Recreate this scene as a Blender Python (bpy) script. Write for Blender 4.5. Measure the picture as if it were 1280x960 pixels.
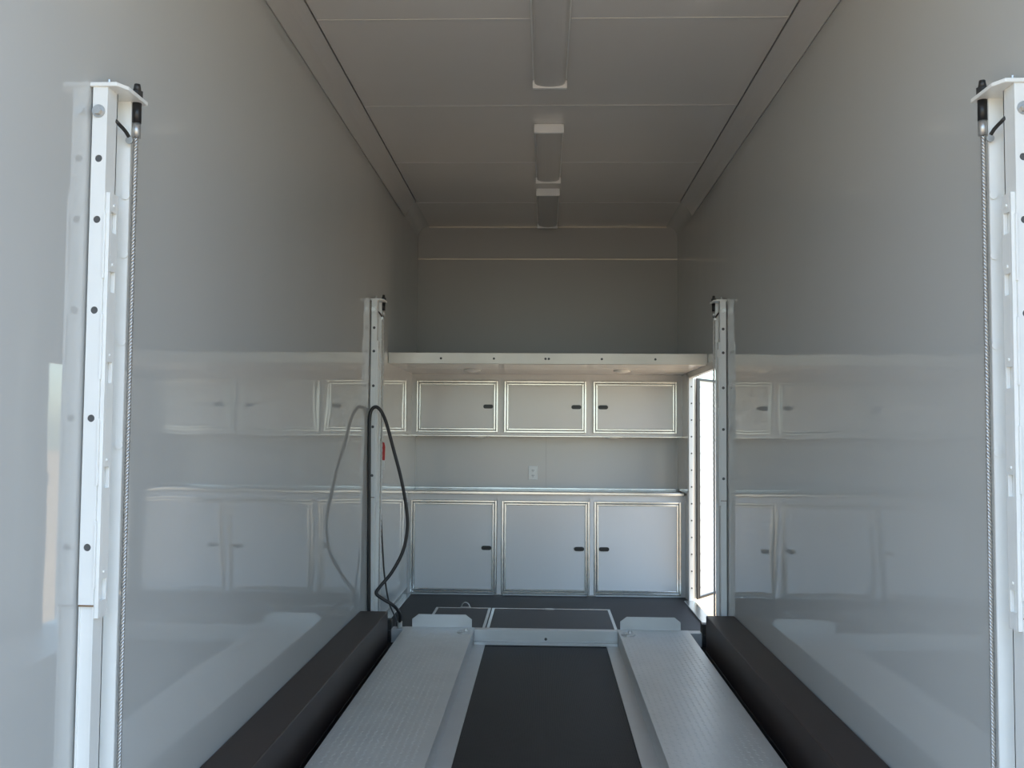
import bpy, bmesh, math, random
from mathutils import Vector, Matrix
random.seed(4)
for o in list(bpy.data.objects): bpy.data.objects.remove(o)
SC = bpy.context.scene
COL = SC.collection
PI = math.pi

# ------------------------------------------------------------------ camera
FPX, VPX, VPY, ROLL = 1200.0, 680.0, 540.0, 0.006
a = Vector((VPX - 640, -(VPY - 480), -FPX)).normalized()      # trailer axis (+Y) in camera space
zc = Vector((math.sin(ROLL), math.cos(ROLL), 0)); zc = (zc - a * zc.dot(a)).normalized()
xc = a.cross(zc)
R = Matrix((xc, a, zc))                                       # camera axes -> world axes
cam = bpy.data.cameras.new('camera'); cam.sensor_width = 36; cam.lens = FPX / 1280 * 36
cam.clip_start = 0.02; cam.clip_end = 2000
camo = bpy.data.objects.new('camera', cam); COL.objects.link(camo)
camo.matrix_world = Matrix.Translation((-0.02, 0, 1.41)) @ R.to_4x4()
SC.camera = camo

# ------------------------------------------------------------------ sky, sun, exposure
SUN_EL, SUN_AZ = math.radians(75), math.radians(177)          # high sun behind the trailer
W = bpy.data.worlds.new('sky'); SC.world = W; W.use_nodes = True
nt = W.node_tree; nt.nodes.clear()
sky = nt.nodes.new('ShaderNodeTexSky'); sky.sky_type = 'NISHITA'; sky.sun_disc = False
sky.sun_elevation = SUN_EL; sky.sun_rotation = SUN_AZ; sky.air_density = 1.0; sky.dust_density = 1.2; sky.ozone_density = 1.0
bg = nt.nodes.new('ShaderNodeBackground'); bg.inputs['Strength'].default_value = 0.32
wo = nt.nodes.new('ShaderNodeOutputWorld')
tn = nt.nodes.new('ShaderNodeMix'); tn.data_type = 'RGBA'; tn.blend_type = 'MULTIPLY'; tn.inputs[0].default_value = 1
tn.inputs[7].default_value = (.91, 1.0, .985, 1)                # the camera's slightly cyan daylight balance, over the whole sky
nt.links.new(sky.outputs[0], tn.inputs[6]); nt.links.new(tn.outputs[2], bg.inputs[0]); nt.links.new(bg.outputs[0], wo.inputs[0])
sl = bpy.data.lights.new('sun', 'SUN'); sl.energy = 4.0; sl.angle = math.radians(0.6); sl.color = (1, .94, .82)
so = bpy.data.objects.new('sun', sl); COL.objects.link(so)
sd = Vector((math.sin(SUN_AZ) * math.cos(SUN_EL), math.cos(SUN_AZ) * math.cos(SUN_EL), math.sin(SUN_EL)))
so.rotation_mode = 'XYZ'; so.rotation_euler = sd.to_track_quat('Z', 'Y').to_euler(); so.location = sd * 30
vs = SC.view_settings
vs.view_transform = 'Standard'; vs.look = 'None'; vs.gamma = 1; vs.use_curve_mapping = False
vs.exposure = 0.85

# ------------------------------------------------------------------ materials
M = {}
def mat(name, col, rough=.5, metal=0., bump=None, var=None, coat=0., spec=.5, stretch=None):
    """bump=(kind, scale, strength, distance); var=(scale, amount); stretch scales the coordinates."""
    m = bpy.data.materials.new(name); m.use_nodes = True
    n = m.node_tree; p = n.nodes['Principled BSDF']
    p.inputs['Base Color'].default_value = (*col, 1)
    p.inputs['Roughness'].default_value = rough
    p.inputs['Metallic'].default_value = metal
    p.inputs['Specular IOR Level'].default_value = spec
    if coat: p.inputs['Coat Weight'].default_value = coat; p.inputs['Coat Roughness'].default_value = .08
    geo = n.nodes.new('ShaderNodeNewGeometry'); vec = geo.outputs['Position']
    if stretch:
        mp = n.nodes.new('ShaderNodeMapping'); mp.inputs['Scale'].default_value = stretch
        n.links.new(vec, mp.inputs[0]); vec = mp.outputs[0]
    if var:
        t = n.nodes.new('ShaderNodeTexNoise'); t.inputs['Scale'].default_value = var[0]; t.inputs['Detail'].default_value = 4
        n.links.new(vec, t.inputs['Vector'])
        mx = n.nodes.new('ShaderNodeMix'); mx.data_type = 'RGBA'
        mx.inputs[6].default_value = (*[c * (1 - var[1]) for c in col], 1)
        mx.inputs[7].default_value = (*[min(1, c * (1 + var[1])) for c in col], 1)
        n.links.new(t.outputs['Fac'], mx.inputs[0]); n.links.new(mx.outputs[2], p.inputs['Base Color'])
    if bump:
        k, s, st, di = bump
        if k == 'noise':
            t = n.nodes.new('ShaderNodeTexNoise'); t.inputs['Scale'].default_value = s; t.inputs['Detail'].default_value = 1.5
            h = t.outputs['Fac']
        else:
            t = n.nodes.new('ShaderNodeTexWave'); t.bands_direction = k; t.inputs['Scale'].default_value = s
            h = t.outputs['Fac']
        n.links.new(vec, t.inputs['Vector'])
        b = n.nodes.new('ShaderNodeBump'); b.inputs['Strength'].default_value = st; b.inputs['Distance'].default_value = di
        n.links.new(h, b.inputs['Height']); n.links.new(b.outputs[0], p.inputs['Normal'])
    M[name] = m; return m
mat('wall', (.62, .62, .60), .022, bump=('noise', 1.3, 1, .004), var=(.8, .02), spec=.75)
mat('ceiling', (.72, .69, .66), .16, bump=('noise', 2, 1, .003), var=(.7, .02))
mat('cove', (.60, .58, .56), .3, var=(1, .02))
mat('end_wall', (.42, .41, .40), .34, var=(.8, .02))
mat('rail', (.60, .55, .48), .42, .5, var=(2.2, .25))
mat('splash', (.62, .615, .60), .15, bump=('noise', 2.5, 1, .003), var=(.8, .02))
mat('plug', (.10, .10, .10), .6, var=(30, .1))
mat('white_paint', (.90, .90, .87), .3, var=(14, .04))
mat('cabinet', (.71, .70, .69), .17, bump=('noise', 3, 1, .002), var=(2, .02))
mat('aluminium', (.62, .61, .59), .24, 1, bump=('noise', 9, .5, .002), var=(7, .12))
mat('runway', (.68, .69, .68), .34, .5, var=(5, .12))
mat('runway_tread', (.72, .73, .72), .30, .4, var=(9, .1))
mat('steel_paint', (.60, .595, .58), .35, .35, var=(8, .06))
mat('steel', (.55, .54, .52), .38, .8, var=(60, .15))
mat('rust', (.28, .17, .10), .7, .3, var=(80, .4))
mat('rubber_floor', (.021, .018, .0185), .5, bump=('X', 45, .5, .002), var=(6, .18), spec=.22)
mat('hatch_rubber', (.020, .018, .019), .5, bump=('X', 60, .4, .002), var=(6, .18))
mat('well_black', (.048, .034, .030), .45, spec=.3, var=(3, .15), bump=('noise', 120, .3, .001))
mat('black_plastic', (.012, .012, .013), .35, var=(40, .1))
mat('black_rubber', (.018, .018, .019), .38, var=(30, .2))
mat('dark_steel', (.06, .058, .056), .45, .6, var=(50, .25))
mat('red', (.55, .03, .025), .4, var=(30, .1))
mat('outlet', (.83, .83, .81), .3, var=(30, .02))
mat('dark_slot', (.03, .03, .03), .5, var=(30, .1))
mat('lens', (.60, .575, .55), .38, var=(6, .03))
mat('end_cap', (.92, .91, .90), .4, var=(6, .02))
mat('puck_lens', (.8, .79, .75), .3, var=(30, .03))
mat('gravel', (.50, .365, .23), .9, bump=('noise', 30, .6, .02), var=(1.2, .25))
mat('ramp', (.05, .05, .052), .6, bump=('X', 45, .5, .002), var=(6, .15))
mat('exterior', (.8, .8, .8), .3, var=(2, .02))

# ------------------------------------------------------------------ mesh helpers
class MB:
    def __init__(s): s.bm = bmesh.new()
    def box(s, x0, x1, y0, y1, z0, z1, bev=0):
        if x0 > x1: x0, x1 = x1, x0
        if y0 > y1: y0, y1 = y1, y0
        t = bmesh.new()
        v = [t.verts.new(p) for p in ((x0,y0,z0),(x1,y0,z0),(x1,y1,z0),(x0,y1,z0),(x0,y0,z1),(x1,y0,z1),(x1,y1,z1),(x0,y1,z1))]
        for f in ((3,2,1,0),(4,5,6,7),(0,1,5,4),(1,2,6,5),(2,3,7,6),(3,0,4,7)): t.faces.new([v[i] for i in f])
        if bev: bmesh.ops.bevel(t, geom=t.edges[:], offset=bev, segments=2, affect='EDGES', profile=.5)
        s.merge(t); return s
    def merge(s, t):
        mp = {}
        for v in t.verts: mp[v] = s.bm.verts.new(v.co)
        for f in t.faces:
            try: g = s.bm.faces.new([mp[v] for v in f.verts]); g.smooth = f.smooth
            except ValueError: pass
        t.free()
    def prism(s, pts, axis, c0, c1, bev=0):
        """2-D outline extruded along an axis (0, 1, 2); pts are the other two coordinates in xyz order."""
        def P(p, c):
            q = list(p); q.insert(axis, c); return q
        t = bmesh.new()
        A = [t.verts.new(P(p, c0)) for p in pts]; B = [t.verts.new(P(p, c1)) for p in pts]
        n = len(pts)
        t.faces.new(A); t.faces.new(B[::-1])
        for i in range(n): t.faces.new((A[i], B[i], B[(i+1) % n], A[(i+1) % n]))
        bmesh.ops.recalc_face_normals(t, faces=t.faces[:])
        if bev: bmesh.ops.bevel(t, geom=t.edges[:], offset=bev, segments=2, affect='EDGES', profile=.5)
        s.merge(t); return s
    def cyl(s, c, axis, r, h, n=16, r2=None, bev=0):
        """cylinder from c, height h along an axis vector"""
        ax = Vector(axis).normalized(); q = ax.to_track_quat('Z', 'Y'); c = Vector(c); r2 = r if r2 is None else r2
        t = bmesh.new()
        A = [t.verts.new(c + q @ Vector((r*math.cos(2*PI*i/n), r*math.sin(2*PI*i/n), 0))) for i in range(n)]
        B = [t.verts.new(c + q @ Vector((r2*math.cos(2*PI*i/n), r2*math.sin(2*PI*i/n), h))) for i in range(n)]
        t.faces.new(A[::-1]); t.faces.new(B)
        for i in range(n):
            f = t.faces.new((A[i], A[(i+1) % n], B[(i+1) % n], B[i])); f.smooth = n > 8
        s.merge(t); return s
    def dome(s, c, axis, r, h, n=20, k=4):
        ax = Vector(axis).normalized(); q = ax.to_track_quat('Z', 'Y'); c = Vector(c)
        t = bmesh.new(); rows = []
        for j in range(k):
            an = j / k * PI / 2
            rows.append([t.verts.new(c + q @ Vector((r*math.cos(an)*math.cos(2*PI*i/n), r*math.cos(an)*math.sin(2*PI*i/n), h*math.sin(an)))) for i in range(n)])
        top = t.verts.new(c + q @ Vector((0, 0, h)))
        t.faces.new(rows[0][::-1])
        for j in range(k-1):
            for i in range(n): t.faces.new((rows[j][i], rows[j][(i+1) % n], rows[j+1][(i+1) % n], rows[j+1][i])).smooth = True
        for i in range(n): t.faces.new((rows[-1][i], rows[-1][(i+1) % n], top)).smooth = True
        s.merge(t); return s
    def tube(s, pts, r, n=10, sub=6):
        P = [Vector(p) for p in pts]; L = []
        if sub > 1 and len(P) > 2:
            for i in range(len(P)-1):
                p0 = P[max(i-1, 0)]; p1 = P[i]; p2 = P[i+1]; p3 = P[min(i+2, len(P)-1)]
                for k in range(sub):
                    t = k / sub
                    L.append(.5 * ((2*p1) + (p2-p0)*t + (2*p0-5*p1+4*p2-p3)*t*t + (3*p1-p0-3*p2+p3)*t**3))
            L.append(P[-1])
        else: L = P
        t = bmesh.new(); rings = []; up = Vector((0, 1, 0.01)); prev = None
        for i, p in enumerate(L):
            d = (L[min(i+1, len(L)-1)] - L[max(i-1, 0)]).normalized()
            if prev is None: u = d.cross(up if abs(d.dot(up)) < .95 else Vector((1, 0, 0))).normalized()
            else: u = (prev - d * prev.dot(d)).normalized()
            prev = u; w = d.cross(u)
            rings.append([t.verts.new(p + r*(math.cos(2*PI*k/n)*u + math.sin(2*PI*k/n)*w)) for k in range(n)])
        for A, B in zip(rings, rings[1:]):
            for k in range(n): t.faces.new((A[k], A[(k+1) % n], B[(k+1) % n], B[k])).smooth = True
        t.faces.new(rings[0][::-1]); t.faces.new(rings[-1])
        bmesh.ops.recalc_face_normals(t, faces=t.faces[:])
        s.merge(t); return s
    def holed(s, x0, x1, z0, z1, y0, y1, holes, n=16):
        """plate facing -Y with round holes (cx, cz, r) one above the other"""
        t = bmesh.new()
        holes = sorted(holes, key=lambda h: h[1]); zs = [z0]
        for h, g in zip(holes, holes[1:]): zs.append((h[1] + g[1]) / 2)
        zs.append(z1)
        for y, flip in ((y0, False), (y1, True)):
            for (cx, cz, r), a0, a1 in zip(holes, zs, zs[1:]):
                out = []
                for i in range(n):
                    an = 2*PI*i/n; c, q = math.cos(an), math.sin(an)
                    k = min(((x1-cx)/c if c > 1e-6 else (x0-cx)/c if c < -1e-6 else 1e9), ((a1-cz)/q if q > 1e-6 else (a0-cz)/q if q < -1e-6 else 1e9))
                    out.append((cx + k*c, cz + k*q))
                # make sure the four corners are kept: insert them
                ring = [(cx + r*math.cos(2*PI*i/n), cz + r*math.sin(2*PI*i/n)) for i in range(n)]
                corners = [(x1, a1), (x0, a1), (x0, a0), (x1, a0)]
                for i in range(n):
                    j = (i+1) % n
                    A, B = out[i], out[j]
                    poly = [ring[i], A]
                    for cr in corners:
                        ang = math.atan2(cr[1]-cz, cr[0]-cx) % (2*PI)
                        if 2*PI*i/n + 1e-6 < ang < 2*PI*(i+1)/n - 1e-6: poly.append(cr)
                    poly += [B, ring[j]]
                    f = t.faces.new([t.verts.new((p[0], y, p[1])) for p in (poly if not flip else poly[::-1])])
        for cx, cz, r in holes:
            for i in range(n):
                an, bn = 2*PI*i/n, 2*PI*(i+1)/n
                q = [(cx+r*math.cos(an), y0, cz+r*math.sin(an)), (cx+r*math.cos(bn), y0, cz+r*math.sin(bn)), (cx+r*math.cos(bn), y1, cz+r*math.sin(bn)), (cx+r*math.cos(an), y1, cz+r*math.sin(an))]
                t.faces.new([t.verts.new(p) for p in q])
        for q in (((x0,y0,z0),(x1,y0,z0),(x1,y1,z0),(x0,y1,z0)), ((x0,y0,z1),(x1,y0,z1),(x1,y1,z1),(x0,y1,z1)),
                  ((x0,y0,z0),(x0,y0,z1),(x0,y1,z1),(x0,y1,z0)), ((x1,y0,z0),(x1,y0,z1),(x1,y1,z1),(x1,y1,z0))):
            t.faces.new([t.verts.new(p) for p in q])
        bmesh.ops.remove_doubles(t, verts=t.verts[:], dist=1e-5)
        bmesh.ops.recalc_face_normals(t, faces=t.faces[:])
        s.merge(t); return s
    def xf(s, mtx, flip=False):
        bmesh.ops.transform(s.bm, matrix=mtx, verts=s.bm.verts[:])
        if flip: bmesh.ops.reverse_faces(s.bm, faces=s.bm.faces[:])
        return s
    def build(s, name, m, parent=None, kind=None, label=None):
        me = bpy.data.meshes.new(name); s.bm.to_mesh(me); s.bm.free()
        me.materials.append(M[m])
        return link(name, me, parent, kind, label)
def link(name, me, parent=None, kind=None, label=None):
    o = bpy.data.objects.new(name, me); COL.objects.link(o)
    if parent:
        o.parent = parent
    if kind: o['kind'] = kind
    if label: o['label'] = label
    return o
def tag(o, label, cat, group=None, kind=None):
    o['label'] = label; o['category'] = cat
    if group: o['group'] = group
    if kind: o['kind'] = kind
    return o
def thing(name, loc, label, cat, group=None):
    """an Empty at the thing's base; parts are built in coordinates relative to it"""
    o = bpy.data.objects.new(name, None); COL.objects.link(o); o.location = loc; o.empty_display_size = .1
    return tag(o, label, cat, group)
def off(mb, loc): return mb.xf(Matrix.Translation((-loc[0], -loc[1], -loc[2])))

# ------------------------------------------------------------------ the place's measures (metres; Y runs into the trailer)
HW = 1.20           # half width between the side walls
Y0 = 1.40           # rear opening
YB = 8.83           # front (far) wall
ZC = 3.315          # ceiling
T = .035             # wall thickness
DY0, DY1, DZ = 6.82, 8.13, 1.885   # side door opening

# ---------------- setting
tag(MB().box(-60, 60, -60, 80, -.75, -.6).build('ground', 'gravel'), 'bright sunlit ground outside the side door', 'ground', kind='structure')
tag(MB().box(-HW-T, HW+T, Y0, YB+T, -.14, 0).build('floor', 'rubber_floor'), 'dark ribbed rubber floor of the trailer', 'floor', kind='structure')
rp = MB().prism([(Y0, -.005), (Y0, -.06), (-1.0, -.6), (-1.2, -.6)], 0, -HW, HW)
tag(rp.build('ramp', 'ramp'), 'dark lowered ramp at the rear opening of the trailer', 'ramp', kind='structure')

tag(MB().box(-HW-T, -HW, Y0, YB+T, 0, ZC+.13).build('wall_left', 'wall'), 'glossy white left side wall of the trailer', 'wall', kind='structure')
w = MB().box(HW, HW+T, Y0, DY0, 0, ZC+.13).box(HW, HW+T, DY1, YB+T, 0, ZC+.13).box(HW, HW+T, DY0, DY1, DZ, ZC+.13)
tag(w.build('wall_right', 'wall'), 'glossy white right side wall with the open side door', 'wall', kind='structure')

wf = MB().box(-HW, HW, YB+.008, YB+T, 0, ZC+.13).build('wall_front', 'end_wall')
tag(wf, 'white front end wall of the trailer above and behind the cabinets', 'wall', kind='structure')
ZS = 3.008
for x0, x1, z0, z1 in ((-HW, -.0012, ZS, ZC), (.0012, HW, ZS, ZC), (-HW, HW, 2.0, ZS), (-HW, -.0012, .895, 1.38), (.0012, HW, .895, 1.38)):
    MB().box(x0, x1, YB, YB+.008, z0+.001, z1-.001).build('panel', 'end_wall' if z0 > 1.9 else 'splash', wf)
MB().box(-HW, HW, YB-.006, YB, ZS-.007, ZS+.007, .002).build('seam_strip', 'rail', wf)
MB().box(-1.10, 1.10, YB-.008, YB, ZC-.014, ZC-.001, .002).build('seam_strip', 'rail', wf)

ce = MB().box(-HW, HW, Y0, YB+T, ZC+.03, ZC+.13).build('ceiling', 'ceiling')
tag(ce, 'white panelled trailer ceiling', 'ceiling', kind='structure')
SEAM = [Y0, 3.16, 4.345, 5.525, 6.71, 7.9]
for y0, y1 in zip(SEAM, SEAM[1:]):
    MB().box(-1.088, 1.088, y0+.003, y1-.003, ZC, ZC+.03).build('panel', 'ceiling', ce)
MB().box(-1.19, 1.19, 7.903, YB, ZC, ZC+.03).build('panel', 'ceiling', ce)
for y in SEAM[1:]:
    MB().box(-1.088, 1.088, y-.008, y+.008, ZC-.003, ZC+.001, .001).build('seam_strip', 'cove', ce)
# slanted cove strips along the top of both side walls, each with open reveals at its edges
for s, nm, lb in ((-1, 'trim_1', 'pale slanted cove strip between left wall and ceiling'), (1, 'trim_2', 'pale slanted cove strip between right wall and ceiling')):
    out = []
    n = 7
    for i in range(n):                       # shallow concave arc
        t = i / (n-1); x = 1.190 + (1.100-1.190)*t; z = 3.200 + (3.320-3.200)*t; b = .012*math.sin(PI*t)
        out.append((s*(x+b*.8), z+b*.6))
    back = [(p[0]+s*.010, p[1]+.012) for p in out[::-1]]
    back[0] = (s*1.106, 3.345); back[-1] = (s*1.199, 3.206)
    tag(MB().prism(out+back, 1, Y0, 7.9).build(nm, 'cove'), lb, 'trim', kind='structure')
for s, nm, lb in ((-1, 'trim_3', 'rounded corner strip above the far left wall'), (1, 'trim_4', 'rounded corner strip above the far right wall')):
    r = .105; cx, cz_ = HW-r, ZC-r
    pts = [(s*(cx + r*math.cos(t*PI/20)), cz_ + r*math.sin(t*PI/20)) for t in range(11)] + [(s*(HW+.0), ZC+.0)]
    tag(MB().prism(pts, 1, 7.9, YB).build(nm, 'wall'), lb, 'trim', kind='structure')
tag(MB().box(-HW, -HW+.045, 6.2, 8.35, 0, .012, .003).box(-HW, -HW+.008, 6.2, 8.35, .012, .06, .002).build('baseboard_left', 'aluminium'),
    'thin metal angle strip where left wall meets the floor near the cabinets', 'baseboard', kind='structure')
tag(MB().box(HW-.045, HW+T+.01, DY0, DY1, 0, .014, .003).build('trim_5', 'aluminium'), 'metal threshold strip across the side doorway', 'trim', kind='structure')

# ---------------- side door: frame and leaf
fr = MB()
fr.box(HW-.004, HW+T, DY1-.012, DY1+.0, .014, DZ, .002).box(HW-.004, HW+T, DY0, DY0+.012, .014, DZ, .002).box(HW-.004, HW+T, DY0, DY1, DZ-.012, DZ, .002)
fr.box(HW-.006, HW, DY1, DY1+.05, 0, DZ+.05, .001).box(HW-.006, HW, DY0-.05, DY0, 0, DZ+.05, .001).box(HW-.006, HW, DY0-.05, DY1+.05, DZ, DZ+.05, .001)
tf = tag(fr.build('trim_6', 'steel_paint'), 'aluminium frame around the side doorway', 'trim', kind='structure')
for k in range(13):
    MB().cyl((HW+.018, DY1-.012, .12+k*.14), (0, -1, 0), .007, .004, 8).build('screw', 'dark_steel', tf)
st = MB().box(HW-.0, HW+.03, DY0+.012, DY0+.045, 1.00, 1.09, .006).build('latch_plate', 'black_plastic', tf)

ang = math.atan2(.49, .33)
lw, lt, lz0, lz1 = 1.27, .04, .03, DZ-.012
Ld = Matrix.Translation((HW+T+.016, DY1+.004, 0)) @ Matrix.Rotation(ang, 4, 'Z')
d = MB().box(.012, lw, -lt+.02, .02, lz0, lz1, .004).build('door_1', 'wall'); d.matrix_world = Ld
tag(d, 'white side door leaf swung open to the outside at the right', 'door', kind='structure')
g = MB()
for x0, x1, z0, z1 in ((.012, .03, lz0, lz1), (lw-.018, lw, lz0, lz1), (.03, lw-.018, lz0, lz0+.02), (.03, lw-.018, lz1-.02, lz1)):
    g.box(x0, x1, -lt+.008, -lt+.02, z0, z1, .003)
g.build('gasket', 'black_rubber', d)
MB().box(-.02, .011, -lt+.010, -lt+.022, lz0, lz1, .003).build('hinge', 'dark_steel', d)
MB().box(lw-.16, lw-.06, -lt-.01, -lt+.02, 1.0, 1.12, .008).build('door_handle', 'black_plastic', d)
for k in range(13): MB().cyl((.045, -lt+.02, .12+k*.14), (0, -1, 0), .007, .004, 8).build('screw', 'dark_steel', d)

# ---------------- wheel well boxes
for s, lb in ((-1, 'long black wheel well box along the left wall'), (1, 'long black wheel well box along the right wall')):
    L = (s*1.108, 4.5, 0)
    t = thing('wheel_well', L, lb, 'wheel well', 'wheel well boxes')
    off(MB().box(s*(HW-.003), s*1.017, 2.75, 6.215, 0, .25, .006), L).build('box_panel', 'well_black', t)
    off(MB().box(s*1.0175, s*1.012, 2.75, 6.215, .0, .03, .001), L).build('base_angle', 'black_rubber', t)

# ---------------- lift platform: two runways joined by cross beams
LP = (0, 4.4, 0)
lift = thing('lift_platform', LP, 'galvanised vehicle lift platform with two tread plate runways on the floor', 'vehicle lift')
RY0, RY1 = 2.2, 6.49
for s in (-1, 1):
    xi, xo = s*.478, s*.945
    m = MB().box(xi, xo, RY0, RY1, .092, .100, .002)
    m.box(xo-s*.005, xo, RY0, RY1-.03, .006, .094)
    rw = off(m, LP).build('runway', 'runway', lift)
    off(MB().box(xi, xi+s*.006, RY0, RY1-.06, .004, .0925), LP).build('runway_side', 'steel_paint', rw)
    off(MB().box(s*.400, s*.480, RY0, RY1-.07, .0, .006, .001), LP).build('flange', 'steel_paint', rw)
    # raised tread bars, alternating directions
    bm = bmesh.new(); px_, py_ = .030, .030
    nx = int(.43/px_); ny = int((RY1-.06-3.3)/py_)
    for i in range(nx):
        for j in range(ny):
            cx = min(xi, xo)+.022+i*px_; cy = 3.3+j*py_; an = PI/4 if (i+j) % 2 else -PI/4
            u = Vector((math.cos(an), math.sin(an), 0))*.0118; w_ = Vector((-math.sin(an), math.cos(an), 0))*.0036
            c = Vector((cx, cy, .0999)); h = Vector((0, 0, .0014))
            v = [bm.verts.new(p) for p in (c-u, c+w_, c+u, c-w_, c-u*.35+h, c+u*.35+h)]
            for f in ((0,3,4),(3,5,4),(3,2,5),(2,1,5),(1,4,5),(1,0,4)): bm.faces.new([v[q] for q in f])
    mb = MB(); mb.bm.free(); mb.bm = bm
    off(mb, LP).build('tread_pattern', 'runway_tread', rw, kind='stuff')
    # chamfered wheel stop standing at the far end
    cx = s*.695; hw = .2; ch = .042; zt = .184
    off(MB().prism([(cx-hw, .1), (cx+hw, .1), (cx+hw, zt-ch*.75), (cx+hw-ch, zt), (cx-hw+ch, zt), (cx-hw, zt-ch*.75)], 1, RY1-.012, RY1, .001), LP).build('wheel_stop', 'steel_paint', rw, label='upright plate with cut corners at the runway end')
    # oval tie-down plate with a bolt at the inner far corner
    c0 = (s*.535, 6.33)
    ov = [(c0[0]+.045*math.cos(2*PI*k/20), c0[1]+.062*math.sin(2*PI*k/20)) for k in range(20)]
    tp = off(MB().prism(ov, 2, .1, .106, .001), LP).build('tie_down_plate', 'steel_paint', rw)
    off(MB().cyl((c0[0]+.012, c0[1]+.02, .106), (0, 0, 1), .014, .012, 6), LP).build('bolt', 'steel', tp)
    off(MB().box(c0[0]-.03, c0[0]-.008, c0[1]-.035, c0[1]-.01, .106, .116, .004), LP).build('clip', 'steel', tp)
for y in (6.43, 2.47):
    cb = off(MB().box(-1.03, 1.03, y+.012, y+.10, .002, .091, .003), LP).build('cross_beam', 'steel_paint', lift)
    off(MB().box(-.475, .475, y, y+.012, .032, .098, .003), LP).build('beam_face', 'steel_paint', cb)
    off(MB().box(-.473, .473, y-.028, y+.012, .003, .022, .002), LP).build('beam_lip', 'steel_paint', cb)
    off(MB().cyl((0, y, .042), (0, -1, 0), .010, .006, 6), LP).build('bolt', 'dark_steel', cb)
    for s in (-1, 1):
        off(MB().box(s*1.03, s*1.115, y+.015, y+.085, .002, .15, .004).box(s*1.03, s*1.05, y-.02, y+.015, .03, .085, .004), LP).build('lift_bracket', 'dark_steel', cb)

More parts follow.
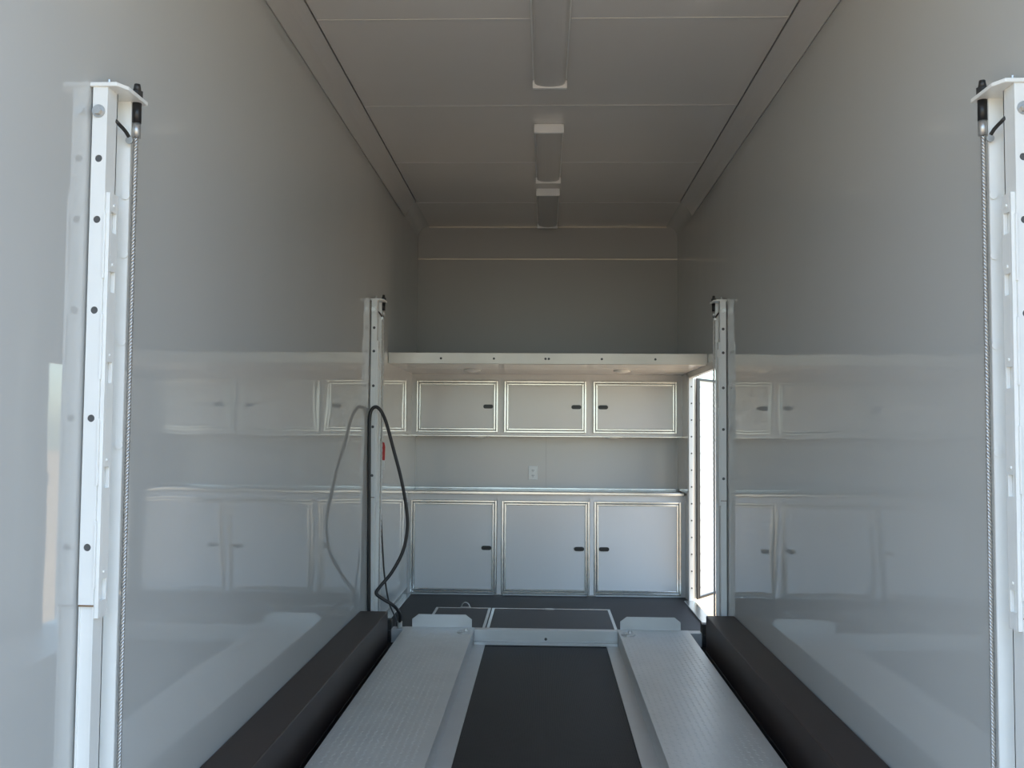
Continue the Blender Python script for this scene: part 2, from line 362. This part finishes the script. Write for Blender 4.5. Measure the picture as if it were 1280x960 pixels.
# ---------------- lift posts
HOLES = [2.107, 1.948, 1.713, 1.436, 1.109]
SLOTS = [1.945, 1.790, 1.555, 1.285, 1.000]
def make_post(s, y):
    """u: distance from the wall, v: depth from the front face"""
    L = (s*(HW-.03), y, 0)
    labels = {(-1, 0): 'white steel lift post on the left wall nearest the camera', (1, 0): 'white steel lift post at the right picture edge, nearest the camera',
              (-1, 1): 'far white lift post on the left wall with the hose looped over it', (1, 1): 'far white lift post on the right wall beside the side doorway'}
    t = thing('lift_post', L, labels[(s, int(y > 4))], 'post', 'lift posts on the side walls')
    def fin(mb, name, m, parent=t, label=None):
        # mb is in (u, v, z); to world then local to the empty
        X = Matrix(((-s, 0, 0, s*HW), (0, 1, 0, y), (0, 0, 1, 0), (0, 0, 0, 1)))
        mb.xf(X, flip=(s > 0))
        return off(mb, L).build(name, m, parent, label=label)
    # U channel: side, back, wall leg (open to the front behind the holed plate)
    fin(MB().box(.041, .045, .004, .060, .03, 2.295).box(.007, .045, .056, .060, .03, 2.295).box(.007, .011, .004, .056, .03, 2.295)
        .box(.011, .041, .008, .012, .03, .965), 'channel', 'white_paint')
    fin(MB().holed(.007, .0455, .965, 2.295, 0, .004, [(.026, z, .0095) for z in HOLES]), 'front_plate', 'white_paint')
    for z in HOLES: fin(MB().cyl((.026, .012, z), (0, -1, 0), .0094, .010, 16), 'hole_plug', 'plug')
    fin(MB().box(.007, .045, .002, .0045, .9605, .9645), 'plate_edge', 'rust', label='rusty lower edge of the front plate')
    fin(MB().box(.001, .058, .113, .119, .03, 2.295), 'rear_flange', 'white_paint')
    fin(MB().box(.0005, .003, .060, .113, .03, 2.295), 'wall_leg', 'white_paint')
    for z in HOLES[:4]:
        fin(MB().cyl((.050, .113, z-.07), (0, -1, 0), .011, .004, 12), 'flange_bolt', 'white_paint')
    # locking ladder on the side, with slots
    lad = MB(); z = .93
    tops = sorted(SLOTS)
    lad.box(.0455, .056, .006, .016, .93, 2.02, .001).box(.0455, .056, .046, .056, .93, 2.02, .001)
    cur = .93
    for q in tops:
        lad.box(.0455, .056, .016, .046, cur, q-.027); cur = q+.027
    lad.box(.0455, .056, .016, .046, cur, 2.02)
    ld = fin(lad, 'locking_ladder', 'white_paint')
    for q in SLOTS: fin(MB().cyl((.056, .031, q+.045), (1, 0, 0), .004, .003, 8), 'ladder_bolt', 'white_paint', ld)
    for q in (1.88, 1.62, 1.35, 1.09):
        fin(MB().box(.043, .049, -.003, .006, q-.085, q+.085, .0015), 'edge_strip', 'white_paint', ld)
    # top plate, bolts, cable
    tp = fin(MB().prism([(.0, -.006), (.07, -.006), (.088, .03), (.088, .150), (.0, .150)], 2, 2.295, 2.306, .002), 'top_plate', 'white_paint')
    fin(MB().cyl((.03, .04, 2.306), (0, 0, 1), .005, .022, 8).cyl((.03, .04, 2.306), (0, 0, 1), .010, .008, 6), 'stud', 'steel', tp)
    fin(MB().cyl((.0665, .128, 2.306), (0, 0, 1), .016, .022, 6).cyl((.0665, .128, 2.328), (0, 0, 1), .011, .020, 12, .008), 'cable_nut', 'dark_steel', tp)
    fin(MB().cyl((.023, 0, 2.231), (0, -1, 0), .017, .003, 20).cyl((.023, -.003, 2.231), (0, -1, 0), .011, .010, 6), 'bolt', 'steel', tp)
    cb = MB(); n = 44                           # twisted strands so that the rope reads as wire rope
    for k in range(3):
        pts = []
        N = 700 if y < 4 else 160
        tw = 78 if y < 4 else 20
        for i in range(N+1):
            an = 2*PI*(i/N*tw*1.0 + k/3)
            pts.append((.0665+.0037*math.cos(an), .128+.0037*math.sin(an), .06+(2.20-.06)*i/N))
        cb.tube(pts, .0033, 6, 1)
    ca = fin(cb, 'cable', 'steel')
    fin(MB().cyl((.0665, .128, 2.240), (0, 0, 1), .0125, .056, 14), 'cable_sleeve', 'black_plastic', ca)
    fin(MB().cyl((.0665, .128, 2.200), (0, 0, 1), .0115, .040, 14), 'cable_ferrule', 'steel', ca)
    rod = fin(MB().tube([(.045, .05, 2.222), (.055, .09, 2.205), (.060, .112, 2.185)], .005, 8, 3), 'lock_rod', 'dark_steel')
    fin(MB().cyl((.060, .105, 2.185), (0, -1, 0), .010, .006, 10), 'rod_pin', 'steel', rod)
    fin(MB().box(.0, .085, -.005, .15, .0, .03, .003), 'base_plate', 'white_paint')
    return t
for y in (2.41, 6.44):
    for s in (-1, 1): make_post(s, y)

# ---------------- overhead shelf (upper deck edge) and its lights
SY, SZ0, SZ1 = 7.2, 1.92, 2.0
L = (0, 8.0, SZ0)
sh = thing('overhead_shelf', L, 'full-width overhead deck with an aluminium front rail above the cabinets', 'shelf')
off(MB().box(-HW, HW, SY+.012, YB, SZ0+.004, SZ1), L).build('deck', 'cabinet', sh)
rail = off(MB().box(-HW+.002, HW-.002, SY, SY+.012, SZ0-.002, SZ1+.003, .003), L).build('front_rail', 'rail', sh)
off(MB().box(-HW, HW, SY+.012, 7.75, SZ0, SZ0+.004), L).build('underside_panel', 'cabinet', sh)
off(MB().box(-HW, HW, 7.756, YB, SZ0, SZ0+.004), L).build('underside_panel', 'cabinet', sh)
for x in (-.80, -.40, -.012, .013, .41, .81):
    off(MB().cyl((x, SY, 1.959), (0, -1, 0), .009, .004, 8), L).build('screw', 'dark_steel', rail)
def puck(x, y, z, lb):
    t = thing('puck_light', (x, y, z), lb, 'light', 'round puck lights')
    MB().cyl((0, 0, 0), (0, 0, -1), .072, .012, 24, .066).build('housing', 'white_paint', t)
    MB().dome((0, 0, -.012), (0, 0, -1), .052, .010).build('lens', 'puck_lens', t)
def atx(u, y): return (u-680)*y/1200-.02
puck(atx(590, 7.9), 7.9, SZ0, 'left round puck light under the overhead deck')
puck(atx(777, 7.9), 7.9, SZ0, 'right round puck light under the overhead deck')

# ---------------- upper cabinets
UY = 8.52
L = (0, UY, 1.37)
up = thing('wall_cabinet', L, 'white overhead wall cabinet with three framed doors under the deck', 'cabinet')
off(MB().box(-HW, HW, UY+.004, YB, 1.37, SZ0), L).build('body', 'cabinet', up)
def frame(mb, x0, x1, z0, z1, y0, y1, w, bev=.003):
    mb.box(x0, x0+w, y0, y1, z0, z1, bev).box(x1-w, x1, y0, y1, z0, z1, bev).box(x0+w, x1-w, y0, y1, z0, z0+w, bev).box(x0+w, x1-w, y0, y1, z1-w, z1, bev)
    return mb
def latch(parent, cx, cz, y, L, w=.088, h=.036):
    r = h/2; pts = []
    for k in range(9): an = -PI/2+PI*k/8; pts.append((cx+w/2-r+r*math.cos(an), cz+r*math.sin(an)))
    for k in range(9): an = PI/2+PI*k/8; pts.append((cx-w/2+r+r*math.cos(an), cz+r*math.sin(an)))
    la = MB().prism(pts, 1, y-.006, y, .0015)
    la.box(cx-w/2+.014, cx+w/2-.014, y-.010, y-.005, cz-.008, cz+.006, .002)
    off(la, L).build('latch', 'black_plastic', parent)
def cab_door(root, L, x0, x1, z0, z1, y, side, zl):
    off(frame(MB(), x0, x1, z0, z1, y-.012, y+.004, .018), L).build('opening_frame', 'aluminium', root)
    i = .023
    dr = off(MB().box(x0+i+.015, x1-i-.015, y-.008, y+.003, z0+i+.015, z1-i-.015, .001), L).build('door', 'cabinet', root)
    off(frame(MB(), x0+i, x1-i, z0+i, z1-i, y-.013, y+.003, .016), L).build('door_frame', 'aluminium', dr)
    cx = x1-.088 if side > 0 else x0+.088
    latch(dr, cx, zl, y-.008, L)
for u0, u1, side in ((520, 622.5, 1), (630, 732.5, 1), (741, 845, -1)):
    cab_door(up, L, atx(u0, UY), atx(u1, UY), 1.402, 1.862, UY, side, 1.632)
off(MB().box(-HW, HW, UY-.001, UY+.01, 1.368, 1.376, .001), L).build('bottom_edge', 'aluminium', up)
puck(atx(598, 8.66), 8.66, 1.37, 'left round puck light under the wall cabinet')
puck(atx(767, 8.66), 8.66, 1.37, 'right round puck light under the wall cabinet')

# ---------------- lower cabinets and worktop
CY = 8.36
L = (0, CY, 0)
lo = thing('base_cabinet', L, 'white base cabinet with three tall aluminium framed doors on the floor', 'cabinet')
off(MB().box(-HW, HW, CY+.004, YB, .0, .868), L).build('body', 'cabinet', lo)
for u0, u1, side in ((514.5, 622, 1), (628, 737, 1), (742.5, 850, -1)):
    cab_door(lo, L, atx(u0, CY), atx(u1, CY), .016, .815, CY, side, .405)
for u in (625, 739.8):
    x = atx(u, CY)
    off(MB().box(x-.018, x+.018, CY-.010, CY+.004, .012, .84, .002), L).build('stile', 'cabinet', lo)
    off(MB().box(x-.037, x+.037, CY-.022, CY+.003, 0, .014, .003), L).build('foot', 'aluminium', lo)
L = (0, CY, .868)
ct = thing('worktop', L, 'metal edged worktop running along the top of the base cabinet', 'worktop')
off(MB().box(-HW, HW-.012, CY-.005, YB, .868, .886), L).build('top', 'aluminium', ct)
off(MB().box(-HW, HW-.012, CY-.022, CY-.005, .868, .893, .004), L).build('front_edge', 'aluminium', ct)
off(MB().box(-HW, HW-.012, YB-.012, YB, .886, .902, .003), L).build('back_edge', 'aluminium', ct)

# ---------------- power outlet
ox = atx(666.5, YB); oz = 1.035
L = (ox, YB, oz)
ol = thing('power_outlet', L, 'white double power outlet on the splashback above the worktop', 'outlet')
MB().box(-.04, .04, -.008, 0, -.062, .062, .003).build('cover_plate', 'outlet', ol)
for z in (.024, -.024):
    so_ = MB().cyl((0, -.008, z), (0, -1, 0), .017, .003, 16).build('socket', 'outlet', ol)
    MB().box(-.009, -.005, -.0122, -.010, z-.005, z+.007).box(.005, .009, -.0122, -.010, z-.005, z+.007).cyl((0, -.0108, z-.011), (0, -1, 0), .003, .0014, 8).build('slot', 'dark_slot', so_)

# ---------------- ceiling lights
for k, (y0, lb) in enumerate(((3.88, 'nearest long surface light on the ceiling, cut by the picture top'), (5.85, 'middle long surface light on the ceiling'), (7.43, 'farthest long surface light, next to the front wall'))):
    L = (0, y0+.61, ZC)
    t = thing('ceiling_light', L, lb, 'light', 'ceiling lights in a row')
    hw, h = .084, .052
    prof = [(-hw, 0), (-hw, -.02)] + [(-hw*math.cos(PI*q/10), -.02-(h-.02)*math.sin(PI*q/10)**.6) for q in range(1, 10)] + [(hw, -.02), (hw, 0)]
    MB().prism(prof, 1, -.595, .595).build('lens', 'lens', t)
    MB().box(-.092, .092, -.6, .6, -.008, 0, .002).build('base_pan', 'white_paint', t)
    cap = [(-.078, -.001), (.078, -.001), (.092, -.018), (.092, -.058), (-.092, -.058), (-.092, -.018)]
    for q in (-1, 1):
        MB().prism(cap, 1, q*.588, q*.61, .002).build('end_cap', 'end_cap', t)

# ---------------- floor hatches
for x0, x1, lb, kind in ((-.872, -.432, 'narrow left floor hatch with a lifting ring', 'ring'), (-.424, .512, 'wide floor hatch with a flush pull in its far edge', 'pull')):
    L = ((x0+x1)/2, 7.23, 0)
    t = thing('floor_hatch', L, lb, 'hatch', 'floor hatches in front of the cabinets')
    y0, y1 = 6.74, 7.725
    off(MB().box(x0+.024, x1-.024, y0+.024, y1-.024, .0, .005, .001), L).build('lid', 'hatch_rubber', t)
    off(MB().box(x0, x0+.022, y0, y1, 0, .007, .002).box(x1-.022, x1, y0, y1, 0, .007, .002).box(x0+.022, x1-.022, y0, y0+.022, 0, .007, .002).box(x0+.022, x1-.022, y1-.022, y1, 0, .007, .002), L).build('hatch_frame', 'aluminium', t)
    if kind == 'ring':
        cx = atx(584, 7.7)
        pts = [(cx+.032*math.cos(PI*q/8), 7.712-.006*math.sin(PI*q/8), .008+.042*math.sin(PI*q/8)) for q in range(9)]
        rg = off(MB().tube(pts, .0045, 8, 2), L).build('lifting_ring', 'steel', t)
        off(MB().box(cx-.042, cx+.042, 7.70, 7.722, .006, .014, .003), L).build('ring_base', 'steel', rg)
    else:
        cx = atx(688, 7.7)
        pts = [(cx+.042*math.cos(2*PI*q/16), 7.695+.024*math.sin(2*PI*q/16)) for q in range(16)]
        pl = off(MB().prism(pts, 2, .005, .011, .002), L).build('flush_pull', 'steel', t)

# ---------------- hose, cable and tag at the far left post
def pix(u, v, y):      # a measured photo point placed at its distance y
    q = R @ Vector((u-640, -(v-480), -FPX)); k = y/q.y
    return Vector((-.02, 0, 1.41)) + q*k
hp = []
for u, v, y in ((461.2, 770, 6.40), (461.2, 700, 6.40), (461.4, 600, 6.40), (461.6, 545, 6.40), (462.5, 519, 6.40), (467, 509.5, 6.40), (474, 511, 6.40), (482, 526, 6.41), (492, 562, 6.42), (501.5, 598.5, 6.43), (508, 635, 6.44), (509.3, 660, 6.44), (504, 688, 6.43), (490, 715, 6.41),
                (474.5, 734, 6.39), (470.5, 742, 6.385), (479, 749, 6.39), (492, 757, 6.40), (499.5, 767, 6.43)):
    hp.append(pix(u, v, y))
hp.append(Vector((-.978, 6.475, .128)))
hz = MB().tube(hp, .0115, 12, 7).build('hydraulic_hose', 'black_rubber')
MB().cyl(hp[-1]-Vector((0, 0, .036)), (0, 0, 1), .017, .046, 6).build('hose_fitting', 'steel', hz)
tag(hz, 'thick black hose looping beside the far left lift post', 'hose')
cp = [pix(u, v, y) for u, v, y in ((475.6, 634, 6.60), (477, 663, 6.60), (478.5, 690, 6.6), (480.5, 718, 6.6), (486, 752, 6.6), (494, 772, 6.6), (497.5, 790, 6.57))]
tag(MB().tube(cp, .006, 8, 6).build('electric_cable', 'black_rubber'), 'thin black cable hanging behind the thick hose', 'cable')
rt = pix(479.2, 564, 6.585)
t = thing('warning_tag', tuple(rt), 'small red tag on the far left lift post', 'tag')
MB().prism([(-.011, -.062), (.011, -.062), (.013, .03), (.006, .06), (-.006, .06), (-.013, .03)], 1, -.004, .004, .001).build('tag_plate', 'red', t)
MB().box(-.010, .008, -.003, .003, -.125, -.062, .001).build('tag_label', 'outlet', t)
MB().tube([(0, 0, .055), (-.02, .0, .075), (-.042, -.0, .07)], .002, 6, 4).build('tag_cord', 'black_rubber', t)
